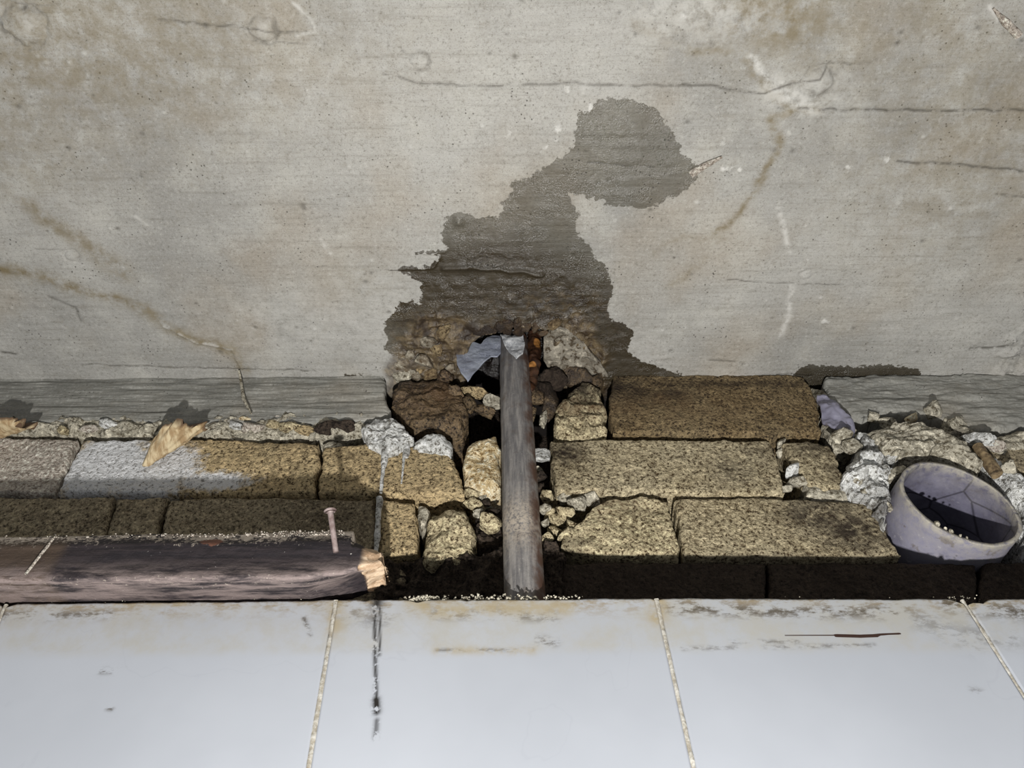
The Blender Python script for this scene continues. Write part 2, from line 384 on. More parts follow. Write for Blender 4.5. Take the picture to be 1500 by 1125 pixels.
for pts, w_, k, dz in [([(1140,158),(1300,161),(1505,163)], .0009, .8, .0010), ([(1315,236),(1400,243),(1505,251)], .0009, .8, .0010), ([(1468,285),(1505,288)], .0008, .7, .0008),
                   ([(1000,124),(1060,128),(1120,137),(1160,121),(1200,117),(1215,90)], .0008, .75, .0010), ([(560,108),(610,122),(700,126),(840,122),(900,125),(1010,124)], .0008, .6, .0008),
                   ([(1215,92),(1255,97),(1275,92),(1282,88)], .0008, .6, .0008), ([(230,28),(300,36),(372,40),(400,46),(450,47)], .0008, .7, .0008),
                   ([(1065,410),(1150,415),(1235,418)], .0006, .7, .0005), ([(120,535),(230,538),(350,541),(460,545)], .0007, .8, .0010), ([(370,60),(450,66)], .0006, .5, .0004),
                   ([(700,242),(790,243)], .0006, .2, .0003), ([(860,238),(960,246)], .0007, .6, .0004), ([(50,365),(105,367)], .0006, .4, .0003), ([(0,8),(90,6)], .0006, .3, .0003),
                   ([(70,435),(110,452),(118,470)], .0012, .5, .0010), ([(0,518),(22,519)], .0012, .9, .0015), ([(1040,528),(1090,533)], .0010, .6, .0006), ([(1140,548),(1190,550)], .0008, .7, .0005),
                   ([(1420,512),(1500,505)], .0012, .8, .0015), ([(0,560),(80,558),(160,561),(250,557),(330,562),(420,562)], .0010, .5, .0008),
                   ([(1480,40),(1500,62)], .0009, .6, .0006)]:
    d_ = pl(pts, w_, .0018, 5); line = np.maximum(line, np.exp(-d_**2)*k); H = H+np.exp(-(d_*.7)**2)*dz
# form-board knots: shallow rings
for px, py, r, a in [(615, 90, .0075, .0012), (105, 375, .0068, .0012), (35, 38, .016, .0022), (383, 42, .011, .0018), (856, 130, .008, .0007), (1180, 402, .0055, .0006), (1200, 118, .012, .0016)]:
    q = onZ(px, py)[:2]; dd = np.hypot(P2[:, 0]-q[0], (P2[:, 1]-q[1])*1.15)+fbm(P3, .006, 3, 91)*r*.25
    ring = np.exp(-((dd-r)/(r*.16))**2); H = H+ring*a-np.exp(-(dd/(r*.8))**2)*a*1.1
    line = np.maximum(line, ring*.55*sstep(-.3, .4, fbm(P3, .02, 2, int(px)))); chalk = np.maximum(chalk, np.exp(-(dd/(r*.75))**2)*.4)
# raised laitance ridges, pimples and flakes
for pts, w_, dz in [([(650,393),(690,390),(720,393),(760,398),(792,402)], .0024, -.0030), ([(572,395),(600,394),(632,390),(645,375)], .0016, -.0022), ([(240,478),(285,500),(340,512),(355,540)], .0013, -.0012),
                    ([(610,372),(650,369)], .0012, -.0012), ([(430,5),(455,30),(460,45)], .0010, -.001), ([(0,566),(60,563),(130,569)], .003, -.0030), ([(1100,85),(1125,115),(1170,155)], .0013, -.0008)]:
    H = H+np.exp(-pl(pts, w_, .002, 9)**2)*dz
q = onZ(672, 324)[:2]; H -= np.exp(-(np.hypot(PX-q[0], PY-q[1])/.0045)**2)*.0040
rg = random.Random(4)
for k in range(150):
    px, py = rg.uniform(0, 1500), rg.uniform(0, 540); q = onZ(px, py)[:2]; r = rg.uniform(.0008, .0022)
    dd = np.hypot(PX-q[0], (PY-q[1])*1.2)
    s_ = -1 if rg.random() < .45 else 1
    mk = dd < r*3
    H[mk] += s_*np.exp(-(dd[mk]/r)**2)*r*.55
    (chalk if s_ < 0 else line)[mk] += np.exp(-(dd[mk]/r)**2)*.6
for px, py, r in [(748,190,.0035),(818,188,.003),(797,217,.003),(830,130,.003),(1064,247,.0035),(1083,247,.003),(1058,205,.003),(1243,245,.003),(1300,232,.004),(450,133,.002),(1209,472,.003),(1330,430,.002),(862,163,.004)]:
    q = onZ(px, py)[:2]; dd = np.hypot(PX-q[0], PY-q[1])+fbm(P3, .003, 3, 8)*r*1.3; g = sstep(r, r*.6, dd); chalk += g*.9; H -= g*.0007
# broken concrete round the pipe, deep hole above it, ragged corner on the right
bz = sdf(P2, cz([(575,500),(605,462),(650,450),(690,470),(730,478),(760,468),(820,472),(845,455),(872,470),(890,515),(900,600),(560,600),(560,540)]))
brk = sstep(-.004, .010, bz+fbm(P3, .012, 4, 15)*.007)
brk2 = sstep(-.002, .006, sdf(P2, cz([(1462,520),(1478,490),(1505,470),(1540,470),(1540,600),(1440,600),(1450,556)]))+fbm(P3, .008, 4, 16)*.005)
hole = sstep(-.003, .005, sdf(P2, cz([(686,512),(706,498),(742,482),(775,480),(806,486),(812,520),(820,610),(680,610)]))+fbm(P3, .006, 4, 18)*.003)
rg2 = fbm(P3, .016, 5, 19, True, .55)
H = H+brk*(rg2*-.0055+.001)+hole*.045+brk2*rg2*-.006
H = H+sstep(-.02, .04, wetness-.85)*fbm(P3, .009, 4, 22)*.0012
H = np.where(PY > -.001, H+.0, H)
V = np.stack([PX, PY, CEIL_Z+H], 1)
Q = gridquads(len(gx), len(gy), flip=True)
# upper face so that the slab has thickness
nV = len(V); cs = np.array([[gx[0], gy[0], CEIL_Z+.15], [gx[-1], gy[0], CEIL_Z+.15], [gx[-1], gy[-1], CEIL_Z+.15], [gx[0], gy[-1], CEIL_Z+.15]])
nxg, nyg = len(gx), len(gy); cid = [0, (nxg-1)*nyg, nxg*nyg-1, nyg-1]
V = np.r_[V, cs]; Q = np.r_[Q, [[nV, nV+1, nV+2, nV+3]] + [[nV+i, cid[i], cid[(i+1) % 4], nV+(i+1) % 4] for i in range(4)]]
me = mesh_from('ceiling', V, Q); z4 = np.zeros(4)
for k_, a_ in dict(wet=wet, wetness=wetness, rust=rust, brown_tone=brown_tone, chalk=np.clip(chalk, 0, 1), line=np.clip(line, 0, 1), broken=np.clip(brk*.7, 0, 1), deep=np.maximum(hole, (PY > .014)*1.)).items():
    attr(me, k_, np.r_[a_, z4])
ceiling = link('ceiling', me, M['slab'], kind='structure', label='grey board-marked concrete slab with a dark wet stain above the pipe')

# ------------------------------------------------------------------ brick wall
def boxmesh(name, lo, hi, mat, parent=None, **pr):
    x0, y0, z0 = lo; x1, y1, z1 = hi
    V = [(x0,y0,z0),(x1,y0,z0),(x1,y1,z0),(x0,y1,z0),(x0,y0,z1),(x1,y0,z1),(x1,y1,z1),(x0,y1,z1)]
    Q = [(0,3,2,1),(4,5,6,7),(0,1,5,4),(1,2,6,5),(2,3,7,6),(3,0,4,7)]
    me = mesh_from(name, V, Q); me.polygons.foreach_set('use_smooth', np.zeros(6, bool))
    for k in ('lime', 'soot_shade', 'rust'): attr(me, k, np.zeros(8))
    return link(name, me, mat, parent, **pr)
wall = boxmesh('wall_back', (-.9, .075, 1.55), (.9, .19, CEIL_Z+.02), M['dirt_shade'], kind='structure', label='old brick wall in three visible courses, broken open around the pipe')

b = lambda out, mat='ochre', Y=0.0, **k: piece('brick', out, Y, .070, M[mat], wall, **k)
# row A (against the slab)
b([(896,549),(1000,548),(1100,548),(1176,550),(1190,572),(1200,602),(1204,632),(1140,634),(1129,644),(1112,633),(1000,633),(898,631),(892,600)], 'brown', -.002, seed=1,
  paint=[('soot_shade',910,570,60,25,1),('soot_shade',985,575,40,14,.8),('soot_shade',1060,562,200,8,.8),('rust',960,590,120,30,.6)], rough=.0016)
b([(838,572),(860,562),(880,572),(886,600),(890,632),(860,637),(830,636),(813,626),(818,598)], 'pale', -.004, seed=2, rough=.0045, jit=.0025, rnd=.007, ridged=True, cosize=.014,
  paint=[('soot_shade',840,572,60,26,1),('rust',850,600,50,18,.9)])
b([(582,560),(620,552),(660,556),(676,582),(684,604),(674,622),(640,626),(606,620),(588,612),(572,590)], 'rusty', -.004, seed=3, rough=.0035, jit=.002, rnd=.010, ridged=True,
  paint=[('soot_shade',600,560,50,16,.8),('rust',640,580,60,30,.9)])
# row B
b([(-180,642),(-60,640),(60,641),(112,642),(104,662),(88,700),(78,722),(-50,721),(-180,721)], 'beige', 0, seed=4, rough=.0016)
b([(122,645),(220,642),(340,643),(466,650),(468,668),(462,700),(459,722),(300,723),(160,722),(84,722),(92,704),(108,670)], 'ochre', -.001, seed=5,
  paint=[('lime',150,680,60,60,1.3),('lime',225,690,70,50,1.2),('lime',310,705,75,18,.9),('soot_shade',420,650,60,8,.5)])
b([(474,654),(540,648),(600,652),(648,655),(664,668),(676,700),(680,721),(600,724),(520,722),(464,722),(466,700),(472,680)], 'ochre', -.001, seed=6,
  paint=[('soot_shade',640,655,40,8,.5)])
b([(682,652),(700,640),(728,634),(733,650),(733,708),(716,716),(694,716),(680,704),(677,674)], 'cream', -.004, seed=7, rough=.0028, rnd=.010)
b([(807,645),(900,643),(1030,643),(1128,646),(1138,668),(1147,700),(1150,722),(1050,723),(940,719),(814,719),(810,690)], 'olive', -.001, seed=8,
  paint=[('soot_shade',826,664,36,24,1),('soot_shade',1075,690,30,20,.55),('soot_shade',1118,660,30,20,.5)])
b([(1148,648),(1180,645),(1214,650),(1226,670),(1238,700),(1240,714),(1200,714),(1184,708),(1172,690),(1156,672)], 'olive', -.001, seed=9, jit=.002,
  paint=[('soot_shade',1195,655,40,16,.9),('soot_shade',1222,690,14,20,.6)])
# row C
b([(-140,728),(0,728),(100,728),(168,729),(158,760),(150,800),(148,815),(-140,815)], 'greyb', .001, seed=10)
b([(172,729),(210,728),(244,729),(232,764),(226,815),(152,815),(160,770)], 'greyb', .001, seed=11, jit=.0015)
b([(248,729),(350,728),(450,729),(548,732),(552,760),(550,818),(400,818),(231,815),(236,770)], 'greyb', .000, seed=12, paint=[('soot_shade',470,760,80,40,.5)])
b([(553,731),(580,733),(606,737),(612,770),(611,806),(580,812),(556,814),(554,780)], 'ochre', -.001, seed=13)
b([(630,745),(660,738),(684,752),(694,770),(697,795),(690,820),(650,826),(618,824),(622,790),(625,760)], 'pale', -.003, seed=14, rough=.004, jit=.002, rnd=.010, ridged=True)
b([(872,738),(905,728),(940,727),(978,730),(985,760),(992,785),(996,811),(950,813),(890,812),(846,804),(822,796),(828,776),(850,760)], 'pale', -.001, seed=15, rough=.0026, jit=.0018,
  paint=[('soot_shade',835,795,30,10,.5),('rust',905,740,40,15,.4)])
b([(990,729),(1100,728),(1200,732),(1278,735),(1290,760),(1306,790),(1322,814),(1200,815),(1100,814),(1002,813),(998,780)], 'olive', -.001, seed=16,
  paint=[('soot_shade',1200,755,60,26,1),('soot_shade',1250,775,60,34,1),('soot_shade',1120,815,150,6,.5)])
# row D, below the shadow line: deep shade and soot put into the brick colours
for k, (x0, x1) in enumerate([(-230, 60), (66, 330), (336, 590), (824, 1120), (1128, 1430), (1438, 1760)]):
    b([(x0, 824), ((x0+x1)/2, 822), (x1, 824), (x1+6, 900), (x0-4, 900)], 'greyb' if k < 3 else 'dirt_shade', .003, seed=20+k, paint=[('soot_shade', (x0+x1)/2, 860, 300, 60, .6)])
# far right courses
b([(1440,646),(1500,640),(1620,640),(1640,690),(1530,692),(1478,690),(1455,668)], 'greyb', 0, seed=30)
b([(1500,700),(1560,698),(1700,698),(1720,800),(1560,806),(1510,800)], 'olive', .002, seed=31)
# lower, hidden courses behind the tiles keep the wall whole from other views
for k, x0 in enumerate((-420, -130, 160, 450, 740, 1030, 1320, 1610)):
    piece('brick', [(x0, 910), (x0+282, 910), (x0+290, 1030), (x0-6, 1030)], .004, .07, M['dirt_shade'], wall, res=.004, seed=40+k)

mo = lambda out, mat='mortar', Y=0.0, dep=.07, **k: piece('mortar', out, Y, dep, M[mat], wall, **k)
# concrete band over the bricks, left
def bandattr(A, V): pass
piece('concrete_band', [(-260,552),(0,552),(120,552),(300,552),(450,550),(562,549),(566,585),(573,606),(560,612),(530,616),(440,618),(350,617),(260,620),(150,612),(60,618),(-260,618)], -.004, .08, M['band'], wall, res=.0011,
      rnd=.003, rough=.0016, fine=.0006, stretch=(.12, 1, 1), cosize=.010, jit=.0011, seed=50)
mo([(-260,612),(0,612),(100,614),(200,612),(300,616),(420,610),(500,606),(548,612),(545,628),(500,637),(420,640),(330,639),(230,638),(130,636),(60,634),(-260,634)], 'mortar', .001, .07, rough=.005, fine=.0014, jit=.003, rnd=.006, seed=51, ridged=True)
# concrete at the right of row A
piece('concrete_band', [(1206,552),(1300,549),(1400,549),(1500,549),(1700,549),(1720,640),(1600,640),(1495,622),(1440,632),(1380,612),(1330,606),(1290,604),(1262,612),(1240,600),(1216,590)], -.001, .08, M['band'], wall, res=.0011,
      rnd=.004, rough=.0026, fine=.0008, stretch=(.3, 1, 1), cosize=.014, jit=.0022, seed=52, corners=[0, 4, 5, 14])
mo([(1188,566),(1204,572),(1230,594),(1248,620),(1258,640),(1232,652),(1214,640),(1206,610),(1196,588)], 'mortar', .004, .06, rough=.003, jit=.003, seed=53)
# lumpy mortar packed round the drain
mo([(1246,668),(1268,640),(1300,628),(1318,640),(1326,656),(1308,676),(1300,700),(1298,730),(1300,764),(1286,742),(1262,722),(1238,706)], 'white', -.010, .07, rough=.007, fine=.0018, jit=.004, rnd=.014, seed=54, ridged=True, paint=[('soot_shade',1250,650,30,20,.8),('soot_shade',1290,740,40,20,.8)])
mo([(1276,626),(1310,616),(1350,618),(1386,632),(1416,652),(1446,672),(1440,682),(1410,668),(1376,660),(1350,660),(1318,668),(1294,656)], 'mortar', -.016, .08, rough=.006, fine=.0014, jit=.003, rnd=.012, seed=55, stretch=(.4, 1, 1), ridged=True)
mo([(1430,660),(1460,666),(1494,690),(1530,720),(1560,760),(1540,830),(1512,816),(1514,770),(1500,735),(1470,700)], 'white', -.006, .07, rough=.005, fine=.0016, jit=.003, rnd=.010, seed=56)
mo([(1180,708),(1210,712),(1242,712),(1262,722),(1284,736),(1240,736),(1180,728)], 'mortar', .003, .06, rough=.004, jit=.002, seed=57)
mo([(1380,610),(1440,632),(1500,622),(1520,650),(1470,664),(1430,650),(1392,634)], 'mortar', -.002, .07, rough=.005, jit=.003, rnd=.010, seed=58, paint=[('soot_shade',1400,640,40,12,.8)])
# mortar squeezed out left of the pipe, white, running down over the bricks
mo([(530,624),(545,612),(575,612),(596,626),(606,640),(598,650),(580,660),(566,664),(548,656),(534,642)], 'white', -.008, .05, rough=.005, fine=.0012, jit=.003, rnd=.012, seed=60, ridged=True)
mo([(604,642),(625,632),(650,634),(664,650),(660,662),(640,656),(620,656),(604,654)], 'white', -.006, .05, rough=.004, jit=.003, rnd=.008, seed=61)
for pts, r, sd in [([(566,655),(562,680),(560,700),(558,722)], [.0045,.003,.0016,.0012], 1), ([(592,640),(596,660),(594,668)], [.005,.0045,.003], 2), ([(592,665),(590,690),(588,708)], [.0014,.0011,.0008], 3), ([(556,730),(554,760),(552,800),(550,816)], [.0028,.0024,.0022,.0016], 4)]:
    W3 = resample(np.array([onY(x, y, -.004) for x, y in pts]), 24); V, Q, T = tube(W3, np.interp(np.linspace(0, 1, 24), np.linspace(0, 1, len(r)), r), 16, sd, .5)
    me = mesh_from('mortar_drip', V, Q, T)
    for k in ('soot_shade', 'rust'): attr(me, k, np.zeros(len(V)))
    attr(me, 'lime', np.full(len(V), .3)); link('mortar_drip', me, M['white'], wall)
mo([(470,648),(484,642),(500,646),(500,654),(480,660),(472,656)], 'mortar', .002, .05, rough=.003, seed=62)
mo([(612,738),(626,736),(632,745),(624,760),(616,772),(611,752)], 'mortar', .004, .05, rough=.003, seed=63)

mo([(552,826),(600,822),(660,816),(735,806),(742,830),(742,900),(640,900),(552,900)], 'dirt_shade', .003, seed=70, rough=.006, fine=.0016, jit=.003, ridged=True)
mo([(792,790),(812,806),(830,822),(826,850),(826,900),(792,900),(790,840)], 'dirt_shade', .006, seed=71, rough=.006, fine=.0016, jit=.003, ridged=True)
mo([(700,740),(736,742),(738,800),(700,812),(696,780)], 'dirt_shade', .020, .05, seed=72, rough=.005, fine=.0016, jit=.003, ridged=True)
mo([(690,648),(735,610),(738,560),(700,575),(690,600)], 'dirt_shade', .050, .02, seed=73, rough=.005, jit=.003)
def ch(px, py, Y, rad, mat, seed, rot=(0, 0, 0), name='mortar_chunk', **kw):
    return lump(name, onY(px, py, Y), rad, M[mat], wall, seed=seed, rot=rot, **kw)
# rubble about the hole
ch(700,574,-.004,(.016,.010,.008),'ochre',3,(0,.3,0),amp=.4)
ch(720,588,.000,(.014,.010,.006),'mortar',4,(0,.2,0),amp=.4)
ch(688,590,-.002,(.013,.010,.007),'rusty',5,(0,.6,0),amp=.5)
ch(668,576,-.004,(.012,.012,.009),'rusty',6,(0,.5,0),amp=.5)
ch(652,552,-.006,(.014,.012,.010),'rusty',7,(0,.3,0),amp=.5)
ch(706,600,.010,(.016,.010,.005),'rusty',8,(0,.4,0),amp=.5)
ch(784,582,-.002,(.012,.012,.016),'rusty',9,(0,.2,0),amp=.5)
ch(800,570,-.006,(.011,.012,.020),'dirt_shade',10,(0,-.3,0),amp=.5,paint={'soot_shade':1})
ch(812,556,-.008,(.018,.014,.014),'dirt_shade',11,(0,.2,0),amp=.5,paint={'soot_shade':.6})
ch(806,590,-.002,(.009,.012,.026),'rusty',12,(0,.25,0),amp=.5,paint={'soot_shade':1})
ch(796,612,.000,(.005,.008,.012),'mortar',13,(0,.2,0),amp=.5)
ch(848,552,-.006,(.022,.014,.009),'rusty',14,(0,.4,0),amp=.45,paint={'soot_shade':.8})
ch(872,560,-.004,(.012,.012,.010),'rusty',24,(0,.6,0),amp=.45,paint={'soot_shade':.5})
ch(776,604,.0,(.008,.01,.010),'rusty',15,amp=.5)
ch(774,594,-.004,(.004,.005,.008),'white',16,amp=.5)
ch(652,536,-.010,(.022,.012,.008),'mortar',17,(0,.4,0),amp=.4,paint={'rust':.8})
ch(616,542,-.006,(.016,.012,.010),'ochre',18,(0,.3,0),amp=.4,paint={'rust':.6})
ch(590,552,-.004,(.012,.010,.008),'mortar',19,(0,.3,0),amp=.4)
# below the pale stone and beside the pipe
for k, (px, py, r, mt) in enumerate([(692,724,.008,'pale'),(706,728,.006,'mortar'),(697,742,.010,'pale'),(716,766,.012,'pale'),(702,752,.006,'mortar'),(688,736,.007,'pale'),(722,750,.006,'dirt_shade'),(712,738,.005,'dirt_shade'),
                                     (800,728,.010,'pale'),(796,748,.007,'mortar'),(806,752,.008,'pale'),(816,764,.008,'pale'),(798,766,.006,'mortar'),(828,752,.010,'pale'),(812,778,.008,'pale'),(800,786,.006,'pale'),(788,700,.008,'dirt_shade'),(792,712,.006,'dirt_shade'),(826,784,.009,'pale'),(840,774,.010,'pale'),(790,688,.005,'mortar'),
                                     (845,738,.012,'mortar'),(862,732,.012,'mortar'),(830,732,.010,'mortar'),(1162,692,.010,'white'),(1172,684,.006,'white'),(1148,664,.008,'mortar'),(1166,706,.009,'mortar'),(1152,716,.006,'mortar'),(1190,712,.008,'mortar'),(1144,650,.007,'mortar')]):
    ch(px, py, .004+.003*((k*7) % 3), (r, r*.9, r*(.55+.2*(k % 2))), mt, 100+k, (0, .5*math.sin(k), 0), amp=.45, sub=3)
# pebbles and flakes in the ragged bed under the band
for k, (px, py, r, mt) in enumerate([(60,625,.010,'mortar'),(92,632,.008,'pale'),(130,628,.009,'beige'),(160,622,.011,'white'),(186,626,.009,'mortar'),(214,628,.008,'mortar'),(318,626,.010,'mortar'),(345,624,.008,'white'),(372,628,.014,'beige'),(400,622,.010,'pale'),(424,626,.012,'pale'),(446,632,.009,'ochre'),(476,630,.012,'dirt_shade'),(505,624,.012,'dirt_shade'),(360,616,.006,'cream'),(408,612,.006,'beige')]):
    ch(px, py, -.002, (r*1.2, r*.7, r*.6), mt, 140+k, (0, .4*math.sin(k*2.), 0), amp=.45, sub=3)
for k, (px, py, r, mt) in enumerate([(1216,612,.012,'mortar'),(1232,640,.014,'mortar'),(1250,656,.012,'mortar'),(1262,640,.008,'white'),(1280,612,.010,'mortar'),(1300,618,.010,'mortar'),(1336,612,.008,'cream'),(1400,624,.012,'mortar'),(1436,644,.014,'white'),(1456,650,.010,'beige'),(1244,632,.010,'mortar'),(1262,690,.014,'white'),(1284,704,.014,'white'),(1306,672,.012,'white'),(1256,706,.010,'mortar'),(1278,724,.010,'mortar'),(1296,742,.008,'mortar'),(1310,700,.012,'mortar'),(1370,604,.014,'mortar'),(1478,688,.010,'mortar'),(1340,648,.014,'mortar'),(1320,636,.010,'mortar')]):
    ch(px, py, -.006 if py > 634 else .000, (r, r*.8, r*.65), mt, 170+k, (0, .5*math.sin(k*1.7), 0), amp=.5, sub=4)
# grey chip wedged right of the pipe
ch(789,667,-.006,(.010,.007,.012),'white',200,(0,.2,0),amp=.3,boxy=.3,name='mortar_chunk',paint={'lime':.2})
# light smooth slab scab right of the pipe, on the ceiling edge
p_ = onZ(822, 515, CEIL_Z-.006)

# ------------------------------------------------------------------ dirt mound and crumbs behind the tile edge
TY = -.045
def heap(name, x0, x1, ytop, ybot, h0, seed, mat):
    xs = np.linspace(x0, x1, 260); ys = np.linspace(TY+.004, .01, 46)
    A, B = np.meshgrid(xs, ys, indexing='ij'); p = np.stack([A.ravel(), B.ravel(), 0*A.ravel()], 1)
    t = (B.ravel()-ys[0])/(ys[-1]-ys[0]); edge = np.sin(np.pi*np.clip((A.ravel()-x0)/(x1-x0), 0, 1))**.5
    z = h0+edge*(.012*t+.004)+fbm(p, .016, 5, seed, gain=.6)*.006
    V = np.stack([p[:, 0], p[:, 1], z], 1); n = len(V); Vb = V.copy(); Vb[:, 2] = h0-.03
    q = gridquads(260, 46); idx = np.arange(n).reshape(260, 46); lp = np.r_[idx[:, 0], idx[-1, 1:], idx[::-1, -1][1:], idx[0, ::-1][1:-1]]
    side = np.stack([lp, lp+n, np.roll(lp, -1)+n, np.roll(lp, -1)], 1)
    me = mesh_from(name, np.r_[V, Vb], np.r_[q, q[:, ::-1]+n, side[:, ::-1]])
    for k in ('lime', 'soot_shade', 'rust'): attr(me, k, np.zeros(2*n))
    return link(name, me, M[mat], wall, kind='stuff')
xa, xb = onY(556, 868, -.03)[0], onY(850, 868, -.03)[0]
ztile = onY(750, 874, TY)[2]
heap('dirt_heap', xa, xb, 0, 0, ztile-.004, 5, 'dirt_shade')

# ------------------------------------------------------------------ tiled wall in front
m = NT('white_tile'); top = m.attr('drop'); dn = m.noise(160, 6, .75, m.scale((.45, 1, 1))); fn = m.noise(600, 3, .7)
col = m.mix(m.mapr(m.noise(6, 4), .35, .7), (180, 184, 191), (172, 176, 183))
vein = m.mapr(m.math('ABSOLUTE', m.math('SUBTRACT', m.noise(9, 4, .5, None, .6), .5)), 0, .006, .14, 0)
col = m.mix(vein, col, (156, 159, 168))
band = m.mapr(top, .043, .034); col = m.mix(m.math('MULTIPLY', band, m.mapr(m.noise(40, 5, .7), .35, .7, .15, .7)), col, (172, 168, 156))
edge = m.mapr(top, .020, .0); col = m.mix(m.math('MULTIPLY', edge, m.mapr(dn, .44, .66)), col, (150, 136, 112))
dk = m.math('MULTIPLY', m.attr('grime'), m.mapr(dn, .45, .60)); col = m.mix(dk, col, (74, 66, 54))
sc = m.attr('streak'); col = m.mix(m.math('MULTIPLY', sc, m.mapr(m.noise(190, 4, .7), .40, .5)), col, (40, 38, 36))
col = m.mix(m.mapr(m.attr('scar'), .35, .5), col, (58, 40, 34))
col = m.mix(m.math('MULTIPLY', m.attr('ochre'), m.mapr(m.noise(120, 4, .7), .3, .6)), col, (168, 154, 124))
M['tile'] = m.out(col, m.mapr(m.math('ADD', dk, edge), 0, .6, .32, .75), m.bump(m.noise(60, 2), .0003, .3), spec=.35)
m = NT('grout'); g = m.noise(300, 4, .7); M['grout'] = m.out(m.mix(m.mapr(g, .35, .65), (158, 150, 134), (200, 197, 188)), .9, m.bump(g, .001, .8))
gj = [(-490, 886, -690, 1122), (8, 883, -88, 1122), (492, 877, 452, 1122), (961.5, 875, 1016, 1122), (1410, 876, 1566, 1122), (1880, 874, 2150, 1122)]
tw = boxmesh('wall_front', (-.9, TY+.0075, 1.55), (.9, TY+.022, ztile-.010), M['grout'], kind='structure', label='white tiled wall facing standing in front of the bricks')
def tile(k):
    a, b_ = gj[k], gj[k+1]; g = .0014
    tl, tr = onY(a[0], a[1], TY), onY(b_[0], b_[1], TY); bl, br = onY(a[2], a[3], TY), onY(b_[2], b_[3], TY)
    bl = tl+(bl-tl)*1.9; br = tr+(br-tr)*1.9
    W = [tl+[g, 0, 0], tr-[g, 0, 0], br-[g, 0, 0], bl+[g, 0, 0]]
    nu, nv = 170, 200; u = np.linspace(0, 1, nu)[:, None]; v = (np.linspace(0, 1, nv)**1.15)[None]
    P = (u*(1-v))[..., None]*W[1]+((1-u)*(1-v))[..., None]*W[0]+(u*v)[..., None]*W[2]+((1-u)*v)[..., None]*W[3]
    P = P.reshape(-1, 3); ztop = ((1-u)*tl[2]+u*tr[2]+0*v).ravel(); drop = ztop-P[:, 2]
    fade = np.clip(1-drop/.006, 0, 1); nz = fbm(P, .02, 5, 77, gain=.65)
    P[:, 2] += fade*(nz*.0012-.0005)
    for cpx, cpy, r in [(1412, 878, .009), (1436, 878, .006), (612, 876, .005), (684, 874, .004), (534, 878, .004), (962, 876, .004), (12, 882, .006)]:
        q = onY(cpx, cpy, TY); P[:, 2] -= fade*np.clip(1-np.abs(P[:, 0]-q[0])/r, 0, 1)*r*(.55 if r > .005 else .3)
    P[:, 1] = TY+np.clip(.0012-drop, 0, 1)**1*.9
    N = len(P); Vb = P.copy(); Vb[:, 1] = TY+.008; idx = np.arange(N).reshape(nu, nv)
    lp = np.r_[idx[:, 0], idx[-1, 1:], idx[::-1, -1][1:], idx[0, ::-1][1:-1]]; mm = len(lp)
    V = np.r_[P, Vb[lp], [Vb.mean(0)]]; s_ = np.arange(mm)+N
    me = mesh_from('tile', V, np.r_[gridquads(nu, nv, flip=True), np.stack([lp, np.roll(lp, -1), np.roll(s_, -1), s_], 1)], np.stack([s_, np.roll(s_, -1), np.full(mm, N+mm)], 1))
    drop = np.r_[drop, np.zeros(mm+1)]; XZ = V[:, [0, 2]]
    sg = lambda pts, w_: np.exp(-(seg_dist(XZ, np.array([onY(x, y, TY)[[0, 2]] for x, y in pts]))/w_)**2)
    grime = np.zeros(len(V))
    for pts, w_, k_ in [([(985,890),(1120,896),(1310,896)], .005, .85), ([(1390,885),(1500,898)], .006, .9), ([(0,900),(70,902),(160,900)], .003, .7), ([(640,900),(720,900),(810,905)], .004, .6), ([(640,952),(780,952)], .0012, .7), ([(1070,940),(1170,940)], .0015, .6),
                       ([(790,938),(812,940)], .003, .9), ([(1000,950),(1280,945)], .0015, .6), ([(1330,900),(1420,938)], .008, .4), ([(490,884),(520,900)], .008, .4), ([(545,905),(560,905)], .007,.5), ([(150,983),(178,982)], .002, .9), ([(158,1038),(164,1039)], .0012, .9), ([(445,905),(455,930)], .0012, .9), ([(1420,930),(1480,935)],.006,.5),
                       ([(1425,1010),(1440,1015)],.002,.5)]:
        grime = np.maximum(grime, sg(pts, w_)*k_)
    grime = np.maximum(grime, np.clip(1-drop/.0025, 0, 1)*.9)
    streak = np.maximum(sg([(554,876),(552,885)], .004), np.maximum(sg([(549,890),(549,950),(551,1010),(552,1045)], .0012), sg([(557,890),(556,960)], .0008)))
    streak = np.maximum(streak, np.maximum(sg([(551,1025),(552,1042)], .0022)*1.2, sg([(552,1055),(550,1080)], .0015)*.8))
    scar = np.zeros(len(V))
    for pts, w_ in [([(1150,931),(1200,931),(1240,931)], .0005), ([(1225,931),(1260,932),(1285,931)], .0012), ([(1280,930),(1318,928)], .0007), ([(1355,928),(1372,928)], .0003)]:
        scar = np.maximum(scar, sg(pts, w_))
    oc = np.maximum.reduce([sg([(965,880),(962,905)], .006), sg([(605,880),(640,895),(720,890),(830,890)], .006)*.8, sg([(1410,882),(1440,882)], .006), sg([(170,884),(270,882)], .003)*.9, sg([(492,880),(489,920)], .006)*.8, sg([(640,953),(780,953)],.003)*.6])
    for n_, a_ in dict(drop=drop, grime=grime, streak=streak, scar=scar, ochre=oc).items(): attr(me, n_, a_)
    link('tile', me, M['tile'], tw)
for k in range(len(gj)-1): tile(k)
for k in range(1, len(gj)-1):     # dirty grout lines
    a = gj[k]; p0 = onY(a[0], a[1]+2, TY); p1 = onY(a[2], a[3], TY); p1 = p0+(p1-p0)*1.9
    W3 = resample(np.array([p0, p1]), 220)+[0, .0012, 0]; V, Q, T = tube(W3, .0015, 10, k, .6)
    V[:, 1] = np.maximum(V[:, 1], TY-.0003); me = mesh_from('grout_line', V, Q, T); link('grout_line', me, M['grout'], tw)
